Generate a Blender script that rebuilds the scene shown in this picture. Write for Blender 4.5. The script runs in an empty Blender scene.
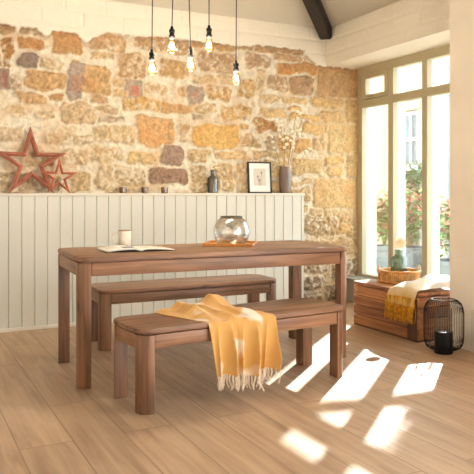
import bpy, bmesh, math, random
import numpy as np
from mathutils import Vector, Matrix
random.seed(7)
C = bpy.context.scene.collection
PI = math.pi
STONES=[(0.713,2.466,0.897,2.558,165,128,90,0.8),(0.921,2.472,1.127,2.549,172,142,106,1),(1.178,2.347,1.472,2.539,186,134,78,0.6),(0.76,2.183,0.864,2.442,176,116,58,0.9),(0.65,2.19,0.752,2.439,206,164,108,0.8),(0.905,2.352,1.119,2.446,188,128,70,0.7),(0.913,2.197,1.069,2.316,116,98,88,0.4),(1.077,2.212,1.255,2.307,219,190,146,0.9),(0.962,2.012,1.306,2.192,206,160,104,0.8),(1.323,2.194,1.428,2.308,205,160,110,0.8),(1.306,1.933,1.481,2.283,158,140,128,0.4),(1.332,2.003,1.455,2.17,166,122,104,0.4),(1.446,2.007,1.716,2.264,206,161,104,0.8),(0.729,1.997,0.848,2.189,150,118,106,0.6),(0.768,2.014,0.808,2.139,168,104,86,0.3),(0.897,1.902,1.144,1.987,203,160,110,0.8),(1.161,1.931,1.272,1.983,196,140,84,0.6),(0.84,1.987,0.953,2.122,214,184,148,0.9),(0.824,1.76,0.962,1.861,219,190,146,0.9),(1.036,1.771,1.203,1.848,214,182,136,0.9),(1.255,1.742,1.579,1.926,209,178,136,0.7),(1.535,2.4,1.864,2.57,186,148,104,0.9),(1.526,2.321,1.725,2.384,210,176,128,0.8),(1.753,2.181,2.026,2.399,192,152,104,1),(1.921,2.437,2.472,2.586,178,138,94,0.9),(2.172,2.214,2.452,2.382,200,156,98,1),(1.827,1.992,2.007,2.174,158,142,128,0.3),(1.883,2.02,1.968,2.12,196,112,90,0.2),(1.734,2.083,1.836,2.155,212,180,132,0.7),(1.725,2.002,1.855,2.074,214,176,122,0.6),(2.026,2.044,2.27,2.146,210,176,130,0.9),(1.808,1.878,2.181,2.006,216,172,102,1),(2.191,1.886,2.452,1.971,201,150,92,0.6),(1.517,1.936,1.67,2.008,203,160,116,0.6),(1.517,1.832,1.771,1.922,212,182,140,0.9),(1.588,1.755,1.846,1.818,186,160,132,1),(1.959,1.571,2.31,1.83,211,154,94,0.5),(1.959,1.802,2.29,1.839,196,148,98,0.6),(1.535,1.586,1.94,1.729,214,184,136,1),(1.127,1.572,1.535,1.651,212,186,144,1),(2.172,1.398,2.411,1.576,146,116,100,0.5),(2.055,1.22,2.432,1.379,152,114,92,0.7),(1.864,1.402,2.142,1.53,214,180,124,0.7),(1.57,1.155,2.016,1.38,214,188,146,1),(1.535,1.405,1.836,1.548,214,186,140,1),(1.255,1.381,1.499,1.539,216,190,150,1),(1.341,1.145,1.535,1.33,206,176,126,0.8),(0.76,1.582,0.962,1.691,216,190,150,1),(0.921,1.367,1.212,1.504,208,176,132,1),(0.76,1.137,1.027,1.314,196,170,130,1),(0.97,1.137,1.255,1.282,204,178,138,1),(2.534,2.305,2.971,2.499,182,145,108,1),(2.472,2.524,3.16,2.611,184,142,94,0.8),(3.183,2.545,3.746,2.626,176,134,92,0.8),(3.071,2.381,3.32,2.52,188,150,114,1),(3.366,2.482,3.733,2.543,196,152,108,0.7),(2.371,2.222,2.462,2.363,198,156,104,0.8),(3.297,2.157,3.541,2.329,188,148,110,0.9),(3.565,2.156,3.868,2.331,182,142,104,0.8),(3.424,2.358,3.893,2.471,206,142,76,0.7),(2.982,2.065,3.171,2.252,210,168,110,1),(2.628,2.026,2.916,2.171,208,162,102,1),(2.432,1.983,2.617,2.163,164,142,124,0.5),(2.493,2.04,2.555,2.097,190,130,106,0.3),(2.371,2.041,2.432,2.154,206,166,112,0.8),(2.808,1.853,3.16,2.0,216,174,108,1),(2.452,1.901,2.744,1.987,208,176,126,0.9),(2.493,1.842,2.638,1.89,172,150,130,0.6),(2.503,1.571,2.982,1.802,220,168,84,0.4),(2.371,1.618,2.472,1.788,202,158,106,0.9),(3.004,1.748,3.126,1.807,214,168,104,0.6),(3.171,1.748,3.436,1.878,204,140,74,0.9),(3.004,1.592,3.251,1.711,210,172,118,1),(3.274,1.568,3.401,1.709,200,176,142,0.8),(3.228,1.902,3.53,1.993,219,180,118,0.4),(3.471,2.047,3.77,2.129,220,182,122,0.4),(3.228,2.041,3.447,2.111,218,186,136,0.7),(3.819,2.04,4.248,2.135,205,160,98,0.5),(3.553,1.966,3.697,2.017,214,168,106,0.5),(3.553,1.879,3.918,1.951,216,170,102,0.5),(3.955,1.886,4.248,2.002,208,168,110,0.5),(4.274,1.888,4.485,2.135,196,152,92,0.3),(3.905,2.145,4.485,2.496,180,132,80,0.3),(4.056,1.563,4.485,1.862,214,174,110,0.3),(3.721,1.75,4.018,1.854,218,174,106,0.4),(3.637,1.559,3.844,1.704,212,160,92,0.5),(3.868,1.596,4.018,1.711,206,168,116,0.5),(3.412,1.573,3.601,1.705,214,158,88,0.7),(3.601,1.322,3.98,1.498,214,176,114,0.5),(4.005,1.443,4.248,1.527,220,174,102,0.4),(4.043,1.316,4.235,1.411,222,180,112,0.4),(4.287,1.308,4.485,1.544,206,164,102,0.3),(3.868,0.977,4.405,1.284,210,166,102,0.3),(3.613,1.208,3.844,1.27,216,178,122,0.6),(3.577,1.043,3.844,1.187,218,180,126,0.7),(3.819,0.896,3.968,0.959,214,180,128,0.6),(3.993,0.892,4.366,0.955,212,176,120,0.5),(3.746,0.696,4.171,0.895,190,156,108,1),(4.196,0.815,4.353,0.89,200,166,116,0.7),(4.158,0.688,4.353,0.794,214,170,102,0.6),(3.577,0.92,3.794,1.013,214,178,124,0.7),(3.553,0.695,3.721,0.9,206,170,118,0.8),(3.746,0.47,4.485,0.65,178,140,92,0.6),(3.697,0.313,4.069,0.448,156,128,94,1),(4.107,0.206,4.485,0.43,152,124,92,1),(3.697,0.129,3.968,0.285,148,122,92,1),(4.005,-0.005,4.485,0.177,140,118,92,1),(3.649,-0.056,3.968,0.099,150,124,92,1),(2.452,1.422,2.68,1.546,208,174,122,0.9),(2.472,1.146,2.659,1.394,210,180,134,1),(2.712,1.458,3.093,1.556,212,174,120,0.7),(2.712,1.146,2.938,1.427,206,172,122,1),(2.96,1.146,3.115,1.432,212,180,130,0.9),(3.138,1.488,3.577,1.569,216,184,132,0.8),(3.138,1.287,3.553,1.458,216,186,136,0.8),(3.138,1.136,3.553,1.257,210,178,128,0.8),(4.379,0.456,4.485,0.866,170,136,92,0.5),(2.765,2.197,2.949,2.294,208,176,132,0.7),(2.493,2.188,2.723,2.265,212,182,140,0.8),(3.183,2.124,3.274,2.354,212,184,142,0.8)]
EDGE=[(0.451,2.526),(0.76,2.545),(0.88,2.533),(0.905,2.485),(0.929,2.538),(1.052,2.544),(1.119,2.482),(1.17,2.496),(1.186,2.532),(1.393,2.528),(1.472,2.449),(1.535,2.499),(1.652,2.565),(1.808,2.572),(1.93,2.558),(2.221,2.588),(2.472,2.576),(2.68,2.578),(3.004,2.571),(3.183,2.599),(3.459,2.605),(3.746,2.602),(3.77,2.553),(3.844,2.497),(3.918,2.462),(4.069,2.464)]
PODS=[(3.399,1.856),(3.39,1.76),(3.455,1.732),(3.443,1.668),(3.449,1.59),(3.332,1.586),(3.326,1.644),(3.317,1.694),(3.603,1.961),(3.597,1.889),(3.673,1.875),(3.657,1.784),(3.603,1.769),(3.552,1.703),(3.493,1.688),(3.567,1.639),(3.567,1.593),(3.633,1.937),(3.537,1.753),(3.709,1.554),(3.758,1.586),(3.419,1.812),(3.472,1.789),(3.493,1.624),(3.396,1.697),(3.621,1.821),(3.642,1.732),(3.37,1.809),(3.582,1.845),(3.523,1.663)]

WORLD = 3.2; SUN = 13.0; BULB = 5; EXPO = 1.3


# ------------------------------------------------------------------ helpers
def lin(c):
    return tuple(((v/255)/12.92 if v/255 <= .04045 else ((v/255+.055)/1.055)**2.4) for v in c[:3]) + (1,)

class MB:
    """collects shapes into one bmesh and links it as one mesh object"""
    def __init__(s): s.bm = bmesh.new()
    def box(s, x0, y0, z0, x1, y1, z1, bev=0, seg=2, mat=None):
        t = bmesh.new()
        vs = [t.verts.new(p) for p in ((x0,y0,z0),(x1,y0,z0),(x1,y1,z0),(x0,y1,z0),(x0,y0,z1),(x1,y0,z1),(x1,y1,z1),(x0,y1,z1))]
        for f in ((3,2,1,0),(4,5,6,7),(0,1,5,4),(1,2,6,5),(2,3,7,6),(3,0,4,7)): t.faces.new([vs[i] for i in f])
        if bev: bmesh.ops.bevel(t, geom=t.edges[:], offset=bev, segments=seg, profile=.5, affect='EDGES')
        return s.merge(t, mat)
    def merge(s, t, mat=None):
        if mat is not None: bmesh.ops.transform(t, matrix=mat, verts=t.verts[:])
        m = bpy.data.meshes.new('tmp'); t.to_mesh(m); t.free()
        s.bm.from_mesh(m); bpy.data.meshes.remove(m); return s
    def prism(s, pts, z0, z1, bev=0, seg=2, mat=None):
        t = bmesh.new()
        a = [t.verts.new((x, y, z0)) for x, y in pts]; b = [t.verts.new((x, y, z1)) for x, y in pts]
        n = len(pts); top = t.faces.new(b); bot = t.faces.new(a[::-1])
        for i in range(n): t.faces.new((a[i], a[(i+1)%n], b[(i+1)%n], b[i]))
        if bev:
            es = list(set(top.edges[:] + bot.edges[:]))
            bmesh.ops.bevel(t, geom=es, offset=bev, segments=seg, profile=.5, affect='EDGES')
        return s.merge(t, mat)
    def lathe(s, prof, n=32, cx=0, cy=0, cz=0, mat=None, sx=1, sy=1):
        t = bmesh.new(); rings = []
        for r, z in prof:
            if r < 1e-6: rings.append([t.verts.new((cx, cy, cz+z))])
            else: rings.append([t.verts.new((cx+sx*r*math.cos(2*PI*k/n), cy+sy*r*math.sin(2*PI*k/n), cz+z)) for k in range(n)])
        for A, B in zip(rings, rings[1:]):
            for k in range(n):
                j = (k+1) % n
                if len(A) == 1 and len(B) == 1: continue
                if len(A) == 1: t.faces.new((A[0], B[j], B[k]))
                elif len(B) == 1: t.faces.new((A[k], A[j], B[0]))
                else: t.faces.new((A[k], A[j], B[j], B[k]))
        bmesh.ops.recalc_face_normals(t, faces=t.faces[:])
        return s.merge(t, mat)
    def tube(s, pts, r, n=8, r1=None, caps=True):
        t = bmesh.new(); pts = [Vector(p) for p in pts]; rings = []; up = None
        for i, p in enumerate(pts):
            d = (pts[min(i+1, len(pts)-1)] - pts[max(i-1, 0)]).normalized()
            if up is None:
                up = Vector((0, 0, 1)) if abs(d.z) < .9 else Vector((1, 0, 0))
            u = d.cross(up).normalized(); up = u.cross(d).normalized()
            q = i/(len(pts)-1); rr = r if r1 is None else r+(r1-r)*q
            rings.append([t.verts.new(p + rr*(math.cos(2*PI*k/n)*u + math.sin(2*PI*k/n)*up)) for k in range(n)])
        for A, B in zip(rings, rings[1:]):
            for k in range(n): t.faces.new((A[k], A[(k+1)%n], B[(k+1)%n], B[k]))
        if caps: t.faces.new(rings[0][::-1]); t.faces.new(rings[-1])
        bmesh.ops.recalc_face_normals(t, faces=t.faces[:])
        return s.merge(t)
    def ball(s, c, r, sub=2, sc=(1,1,1)):
        t = bmesh.new(); bmesh.ops.create_icosphere(t, subdivisions=sub, radius=r)
        for v in t.verts: v.co = Vector((v.co.x*sc[0], v.co.y*sc[1], v.co.z*sc[2])) + Vector(c)
        return s.merge(t)
    def face(s, pts):
        s.bm.faces.new([s.bm.verts.new(p) for p in pts]); return s
    def build(s, name, mat, parent=None, smooth=40, loc=None, rot=None):
        m = bpy.data.meshes.new(name); s.bm.to_mesh(m); s.bm.free()
        if mat: m.materials.append(mat)
        if smooth:
            m.polygons.foreach_set('use_smooth', [True]*len(m.polygons))
            m.set_sharp_from_angle(angle=math.radians(smooth))
        o = bpy.data.objects.new(name, m); C.objects.link(o)
        if parent: o.parent = parent
        if loc: o.location = loc
        if rot: o.rotation_euler = rot
        return o

def tag(o, label, cat, group=None, kind=None):
    o['label'] = label; o['category'] = cat
    if group: o['group'] = group
    if kind: o['kind'] = kind
    return o
def thing(name, label, cat, loc=(0,0,0), rz=0, group=None):
    o = bpy.data.objects.new(name, None); C.objects.link(o); o.empty_display_size = .1
    o.location = loc; o.rotation_euler = (0, 0, rz)
    return tag(o, label, cat, group)
def struct(o, label=None):
    o['kind'] = 'structure'
    if label: o['label'] = label
    return o

# ------------------------------------------------------------------ materials
def nm(name):
    m = bpy.data.materials.new(name); m.use_nodes = True
    nt = m.node_tree; return m, nt, nt.nodes, nt.links, nt.nodes['Principled BSDF']
def plain(name, c, rough=.5, metal=0, bump=0, bscale=200, var=0, vscale=8, **kw):
    m, nt, N, L, b = nm(name)
    b.inputs['Base Color'].default_value = lin(c); b.inputs['Roughness'].default_value = rough; b.inputs['Metallic'].default_value = metal
    for k, v in kw.items(): b.inputs[k.replace('_', ' ')].default_value = v
    tc = N.new('ShaderNodeTexCoord')
    if bump:
        n = N.new('ShaderNodeTexNoise'); n.inputs['Scale'].default_value = bscale; n.inputs['Detail'].default_value = 4
        L.new(tc.outputs['Object'], n.inputs['Vector'])
        bp = N.new('ShaderNodeBump'); bp.inputs['Strength'].default_value = bump; bp.inputs['Distance'].default_value = .002
        L.new(n.outputs['Fac'], bp.inputs['Height']); L.new(bp.outputs['Normal'], b.inputs['Normal'])
    if var:
        n = N.new('ShaderNodeTexNoise'); n.inputs['Scale'].default_value = vscale; n.inputs['Detail'].default_value = 5
        L.new(tc.outputs['Object'], n.inputs['Vector'])
        r = N.new('ShaderNodeValToRGB')
        a = lin([v*(1-var) for v in c]); z = lin([min(255, v*(1+var)) for v in c])
        r.color_ramp.elements[0].color = a; r.color_ramp.elements[1].color = z
        r.color_ramp.elements[0].position = .3; r.color_ramp.elements[1].position = .7
        L.new(n.outputs['Fac'], r.inputs['Fac']); L.new(r.outputs['Color'], b.inputs['Base Color'])
    return m
def wood(name, dark, light, axis=0, rough=.45, scale=1.0, knots=True, knotc=(60,38,26)):
    """solid timber with grain along the given object axis"""
    m, nt, N, L, b = nm(name)
    tc = N.new('ShaderNodeTexCoord')
    mp = N.new('ShaderNodeMapping')
    sc = [38*scale]*3; sc[axis] = 2.2*scale
    mp.inputs['Scale'].default_value = sc
    oi = N.new('ShaderNodeObjectInfo')
    add = N.new('ShaderNodeVectorMath'); add.operation = 'ADD'
    mul = N.new('ShaderNodeVectorMath'); mul.operation = 'SCALE'; mul.inputs['Scale'].default_value = 7
    cmb = N.new('ShaderNodeCombineXYZ')
    for k in range(3): L.new(oi.outputs['Random'], cmb.inputs[k])
    L.new(cmb.outputs[0], mul.inputs[0]); L.new(tc.outputs['Object'], add.inputs[0]); L.new(mul.outputs[0], add.inputs[1])
    L.new(add.outputs[0], mp.inputs['Vector'])
    n1 = N.new('ShaderNodeTexNoise'); n1.inputs['Scale'].default_value = 1; n1.inputs['Detail'].default_value = 6; n1.inputs['Distortion'].default_value = .6
    L.new(mp.outputs[0], n1.inputs['Vector'])
    mp2 = N.new('ShaderNodeMapping'); s2 = [7*scale]*3; s2[axis] = .9*scale; mp2.inputs['Scale'].default_value = s2
    L.new(add.outputs[0], mp2.inputs['Vector'])
    n2 = N.new('ShaderNodeTexNoise'); n2.inputs['Scale'].default_value = 1; n2.inputs['Detail'].default_value = 2; n2.inputs['Distortion'].default_value = 1.2
    L.new(mp2.outputs[0], n2.inputs['Vector'])
    mx = N.new('ShaderNodeMath'); mx.operation = 'MULTIPLY_ADD'; mx.inputs[1].default_value = .55
    h = N.new('ShaderNodeMath'); h.operation = 'MULTIPLY'; h.inputs[1].default_value = .5
    L.new(n2.outputs['Fac'], h.inputs[0]); L.new(n1.outputs['Fac'], mx.inputs[0]); L.new(h.outputs[0], mx.inputs[2])
    r = N.new('ShaderNodeValToRGB'); r.color_ramp.elements[0].position = .36; r.color_ramp.elements[1].position = .68
    r.color_ramp.elements[0].color = lin(dark); r.color_ramp.elements[1].color = lin(light)
    L.new(mx.outputs[0], r.inputs['Fac'])
    out = r.outputs['Color']
    if knots:
        mp3 = N.new('ShaderNodeMapping'); s3 = [7.0*scale]*3; s3[axis] = 3.0*scale; mp3.inputs['Scale'].default_value = s3
        L.new(add.outputs[0], mp3.inputs['Vector'])
        v = N.new('ShaderNodeTexVoronoi'); v.inputs['Scale'].default_value = 1; L.new(mp3.outputs[0], v.inputs['Vector'])
        rr = N.new('ShaderNodeMapRange'); rr.inputs['From Min'].default_value = .06; rr.inputs['From Max'].default_value = .16
        rr.inputs['To Min'].default_value = .8; rr.inputs['To Max'].default_value = 0
        L.new(v.outputs['Distance'], rr.inputs['Value'])
        mix = N.new('ShaderNodeMix'); mix.data_type = 'RGBA'
        L.new(rr.outputs[0], mix.inputs['Factor']); L.new(out, mix.inputs['A']); mix.inputs['B'].default_value = lin(knotc)
        out = mix.outputs['Result']
    L.new(out, b.inputs['Base Color'])
    b.inputs['Roughness'].default_value = rough
    bp = N.new('ShaderNodeBump'); bp.inputs['Strength'].default_value = .15; bp.inputs['Distance'].default_value = .002
    L.new(n1.outputs['Fac'], bp.inputs['Height']); L.new(bp.outputs['Normal'], b.inputs['Normal'])
    return m
def see_through(name, tint=(255,255,255), gloss=.08, rough=.02, body=None, bodymix=0.0, metal=None, metalmix=0.0):
    """thin glass: clear, tinted, with a fresnel reflection"""
    m, nt, N, L, b = nm(name); N.remove(b); out = N['Material Output']
    t = N.new('ShaderNodeBsdfTransparent'); t.inputs['Color'].default_value = lin(tint)
    g = N.new('ShaderNodeBsdfGlossy'); g.inputs['Roughness'].default_value = rough
    lw = N.new('ShaderNodeLayerWeight'); lw.inputs['Blend'].default_value = .25
    ma = N.new('ShaderNodeMath'); ma.operation = 'MULTIPLY_ADD'; ma.inputs[1].default_value = .5; ma.inputs[2].default_value = gloss; ma.use_clamp = True
    L.new(lw.outputs['Fresnel'], ma.inputs[0])
    mx = N.new('ShaderNodeMixShader'); L.new(ma.outputs[0], mx.inputs['Fac']); L.new(t.outputs[0], mx.inputs[1]); L.new(g.outputs[0], mx.inputs[2])
    cur = mx.outputs[0]
    if bodymix:
        d = N.new('ShaderNodeBsdfDiffuse'); d.inputs['Color'].default_value = lin(body)
        m2 = N.new('ShaderNodeMixShader'); m2.inputs['Fac'].default_value = bodymix
        L.new(cur, m2.inputs[1]); L.new(d.outputs[0], m2.inputs[2]); cur = m2.outputs[0]
    if metalmix:
        d = N.new('ShaderNodeBsdfGlossy'); d.inputs['Color'].default_value = lin(metal); d.inputs['Roughness'].default_value = .16
        m2 = N.new('ShaderNodeMixShader')
        tc = N.new('ShaderNodeTexCoord'); n = N.new('ShaderNodeTexNoise'); n.inputs['Scale'].default_value = 45; n.inputs['Detail'].default_value = 4
        L.new(tc.outputs['Object'], n.inputs['Vector'])
        mr = N.new('ShaderNodeMapRange'); mr.inputs['From Min'].default_value = .35; mr.inputs['From Max'].default_value = .65
        mr.inputs['To Min'].default_value = metalmix*.55; mr.inputs['To Max'].default_value = min(1, metalmix*1.4)
        L.new(n.outputs['Fac'], mr.inputs['Value']); L.new(mr.outputs[0], m2.inputs['Fac'])
        L.new(cur, m2.inputs[1]); L.new(d.outputs[0], m2.inputs[2]); cur = m2.outputs[0]
    L.new(cur, out.inputs['Surface']); return m
def stone_mat(name):
    m, nt, N, L, b = nm(name)
    a = N.new('ShaderNodeVertexColor'); a.layer_name = 'Col'
    tc = N.new('ShaderNodeTexCoord')
    n = N.new('ShaderNodeTexNoise'); n.inputs['Scale'].default_value = 26; n.inputs['Detail'].default_value = 6; n.inputs['Roughness'].default_value = .7
    L.new(tc.outputs['Object'], n.inputs['Vector'])
    mr = N.new('ShaderNodeMapRange'); mr.inputs['From Min'].default_value = .3; mr.inputs['From Max'].default_value = .7
    mr.inputs['To Min'].default_value = .80; mr.inputs['To Max'].default_value = 1.12
    L.new(n.outputs['Fac'], mr.inputs['Value'])
    mix = N.new('ShaderNodeMix'); mix.data_type = 'RGBA'; mix.blend_type = 'MULTIPLY'; mix.inputs['Factor'].default_value = 1
    L.new(a.outputs['Color'], mix.inputs['A']); L.new(mr.outputs[0], mix.inputs['B']); L.new(a.outputs['Alpha'], mix.inputs['Factor'])
    L.new(mix.outputs['Result'], b.inputs['Base Color']); b.inputs['Roughness'].default_value = .92
    n2 = N.new('ShaderNodeTexNoise'); n2.inputs['Scale'].default_value = 55; n2.inputs['Detail'].default_value = 8; n2.inputs['Roughness'].default_value = .7
    L.new(tc.outputs['Object'], n2.inputs['Vector'])
    bp = N.new('ShaderNodeBump'); bp.inputs['Strength'].default_value = .8; bp.inputs['Distance'].default_value = .012
    mh = N.new('ShaderNodeMath'); mh.operation = 'MULTIPLY'; L.new(n2.outputs['Fac'], mh.inputs[0]); L.new(a.outputs['Alpha'], mh.inputs[1]); L.new(mh.outputs[0], bp.inputs['Height']); L.new(bp.outputs['Normal'], b.inputs['Normal'])
    return m
def floor_mat():
    m, nt, N, L, b = nm('oak_planks')
    tc = N.new('ShaderNodeTexCoord')
    mp = N.new('ShaderNodeMapping'); mp.inputs['Rotation'].default_value = (0, 0, PI/2); mp.inputs['Location'].default_value = (0, -.72, 0)
    L.new(tc.outputs['Object'], mp.inputs['Vector'])
    br = N.new('ShaderNodeTexBrick'); br.inputs['Scale'].default_value = 1; br.inputs['Brick Width'].default_value = 1.55; br.inputs['Row Height'].default_value = .24
    br.inputs['Mortar Size'].default_value = .0028; br.inputs['Mortar Smooth'].default_value = .2; br.offset = .37; br.inputs['Bias'].default_value = 0
    br.inputs['Color1'].default_value = (0, 0, 0, 1); br.inputs['Color2'].default_value = (1, 1, 1, 1); br.inputs['Mortar'].default_value = (.5, .5, .5, 1)
    L.new(mp.outputs[0], br.inputs['Vector'])
    mp2 = N.new('ShaderNodeMapping'); mp2.inputs['Scale'].default_value = (30, 1.6, 1)
    sep = N.new('ShaderNodeVectorMath'); sep.operation = 'SCALE'; sep.inputs['Scale'].default_value = 9
    addv = N.new('ShaderNodeVectorMath'); addv.operation = 'ADD'
    L.new(br.outputs['Color'], sep.inputs[0]); L.new(tc.outputs['Object'], addv.inputs[0]); L.new(sep.outputs[0], addv.inputs[1])
    L.new(addv.outputs[0], mp2.inputs['Vector'])
    n1 = N.new('ShaderNodeTexNoise'); n1.inputs['Scale'].default_value = 1; n1.inputs['Detail'].default_value = 7; n1.inputs['Distortion'].default_value = .8
    L.new(mp2.outputs[0], n1.inputs['Vector'])
    mp3 = N.new('ShaderNodeMapping'); mp3.inputs['Scale'].default_value = (7, 1.1, 1); L.new(addv.outputs[0], mp3.inputs['Vector'])
    n2 = N.new('ShaderNodeTexNoise'); n2.inputs['Scale'].default_value = 1; n2.inputs['Detail'].default_value = 3; n2.inputs['Distortion'].default_value = 1.5
    L.new(mp3.outputs[0], n2.inputs['Vector'])
    s = N.new('ShaderNodeMath'); s.operation = 'MULTIPLY_ADD'; s.inputs[1].default_value = .5
    hh = N.new('ShaderNodeMath'); hh.operation = 'MULTIPLY'; hh.inputs[1].default_value = .5
    L.new(n2.outputs['Fac'], hh.inputs[0]); L.new(n1.outputs['Fac'], s.inputs[0]); L.new(hh.outputs[0], s.inputs[2])
    r = N.new('ShaderNodeValToRGB'); r.color_ramp.elements[0].position = .34; r.color_ramp.elements[1].position = .68
    r.color_ramp.elements[0].color = lin(FL_D); r.color_ramp.elements[1].color = lin(FL_L)
    L.new(s.outputs[0], r.inputs['Fac'])
    # plank to plank tone
    mr = N.new('ShaderNodeMapRange'); mr.inputs['To Min'].default_value = .93; mr.inputs['To Max'].default_value = 1.04
    L.new(br.outputs['Color'], mr.inputs['Value'])
    mix = N.new('ShaderNodeMix'); mix.data_type = 'RGBA'; mix.blend_type = 'MULTIPLY'; mix.inputs['Factor'].default_value = 1
    L.new(r.outputs['Color'], mix.inputs['A']); L.new(mr.outputs[0], mix.inputs['B'])
    mix2 = N.new('ShaderNodeMix'); mix2.data_type = 'RGBA'
    gm = N.new('ShaderNodeMath'); gm.operation = 'MULTIPLY'; gm.inputs[1].default_value = .6
    L.new(br.outputs['Fac'], gm.inputs[0]); L.new(gm.outputs[0], mix2.inputs['Factor'])
    L.new(mix.outputs['Result'], mix2.inputs['A']); mix2.inputs['B'].default_value = lin((92, 66, 46))
    L.new(mix2.outputs['Result'], b.inputs['Base Color'])
    b.inputs['Roughness'].default_value = .42
    bp = N.new('ShaderNodeBump'); bp.inputs['Strength'].default_value = .3; bp.inputs['Distance'].default_value = .002; bp.invert = True
    L.new(br.outputs['Fac'], bp.inputs['Height'])
    bp2 = N.new('ShaderNodeBump'); bp2.inputs['Strength'].default_value = .08; bp2.inputs['Distance'].default_value = .002
    L.new(n1.outputs['Fac'], bp2.inputs['Height']); L.new(bp.outputs['Normal'], bp2.inputs['Normal']); L.new(bp2.outputs['Normal'], b.inputs['Normal'])
    return m
def cloth_mat(name, c1, c2, c3=None, scale=6, lo=.56, hi=.62, rough=.95, split=None):
    m, nt, N, L, b = nm(name)
    tc = N.new('ShaderNodeTexCoord')
    n = N.new('ShaderNodeTexNoise'); n.inputs['Scale'].default_value = scale; n.inputs['Detail'].default_value = 1
    L.new(tc.outputs['UV'], n.inputs['Vector'])
    mr = N.new('ShaderNodeMapRange'); mr.inputs['From Min'].default_value = lo; mr.inputs['From Max'].default_value = hi
    L.new(n.outputs['Fac'], mr.inputs['Value'])
    mix = N.new('ShaderNodeMix'); mix.data_type = 'RGBA'; mix.inputs['A'].default_value = lin(c1); mix.inputs['B'].default_value = lin(c2)
    L.new(mr.outputs[0], mix.inputs['Factor']); col = mix.outputs['Result']
    if split is not None:      # dip-dyed end along v
        sp = N.new('ShaderNodeSeparateXYZ'); L.new(tc.outputs['UV'], sp.inputs[0])
        m2 = N.new('ShaderNodeMapRange'); m2.inputs['From Min'].default_value = split[0]; m2.inputs['From Max'].default_value = split[1]
        L.new(sp.outputs['Y'], m2.inputs['Value'])
        mx = N.new('ShaderNodeMix'); mx.data_type = 'RGBA'; L.new(m2.outputs[0], mx.inputs['Factor']); L.new(col, mx.inputs['A']); mx.inputs['B'].default_value = lin(c3)
        col = mx.outputs['Result']
    L.new(col, b.inputs['Base Color']); b.inputs['Roughness'].default_value = rough
    b.inputs['Sheen Weight'].default_value = .25; b.inputs['Sheen Roughness'].default_value = .5
    w = N.new('ShaderNodeTexNoise'); w.inputs['Scale'].default_value = 400; L.new(tc.outputs['Object'], w.inputs['Vector'])
    bp = N.new('ShaderNodeBump'); bp.inputs['Strength'].default_value = .25; bp.inputs['Distance'].default_value = .002
    L.new(w.outputs['Fac'], bp.inputs['Height']); L.new(bp.outputs['Normal'], b.inputs['Normal'])
    return m
def emit(name, c, s):
    m, nt, N, L, b = nm(name)
    b.inputs['Base Color'].default_value = lin(c); b.inputs['Emission Color'].default_value = lin(c); b.inputs['Emission Strength'].default_value = s
    return m

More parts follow.
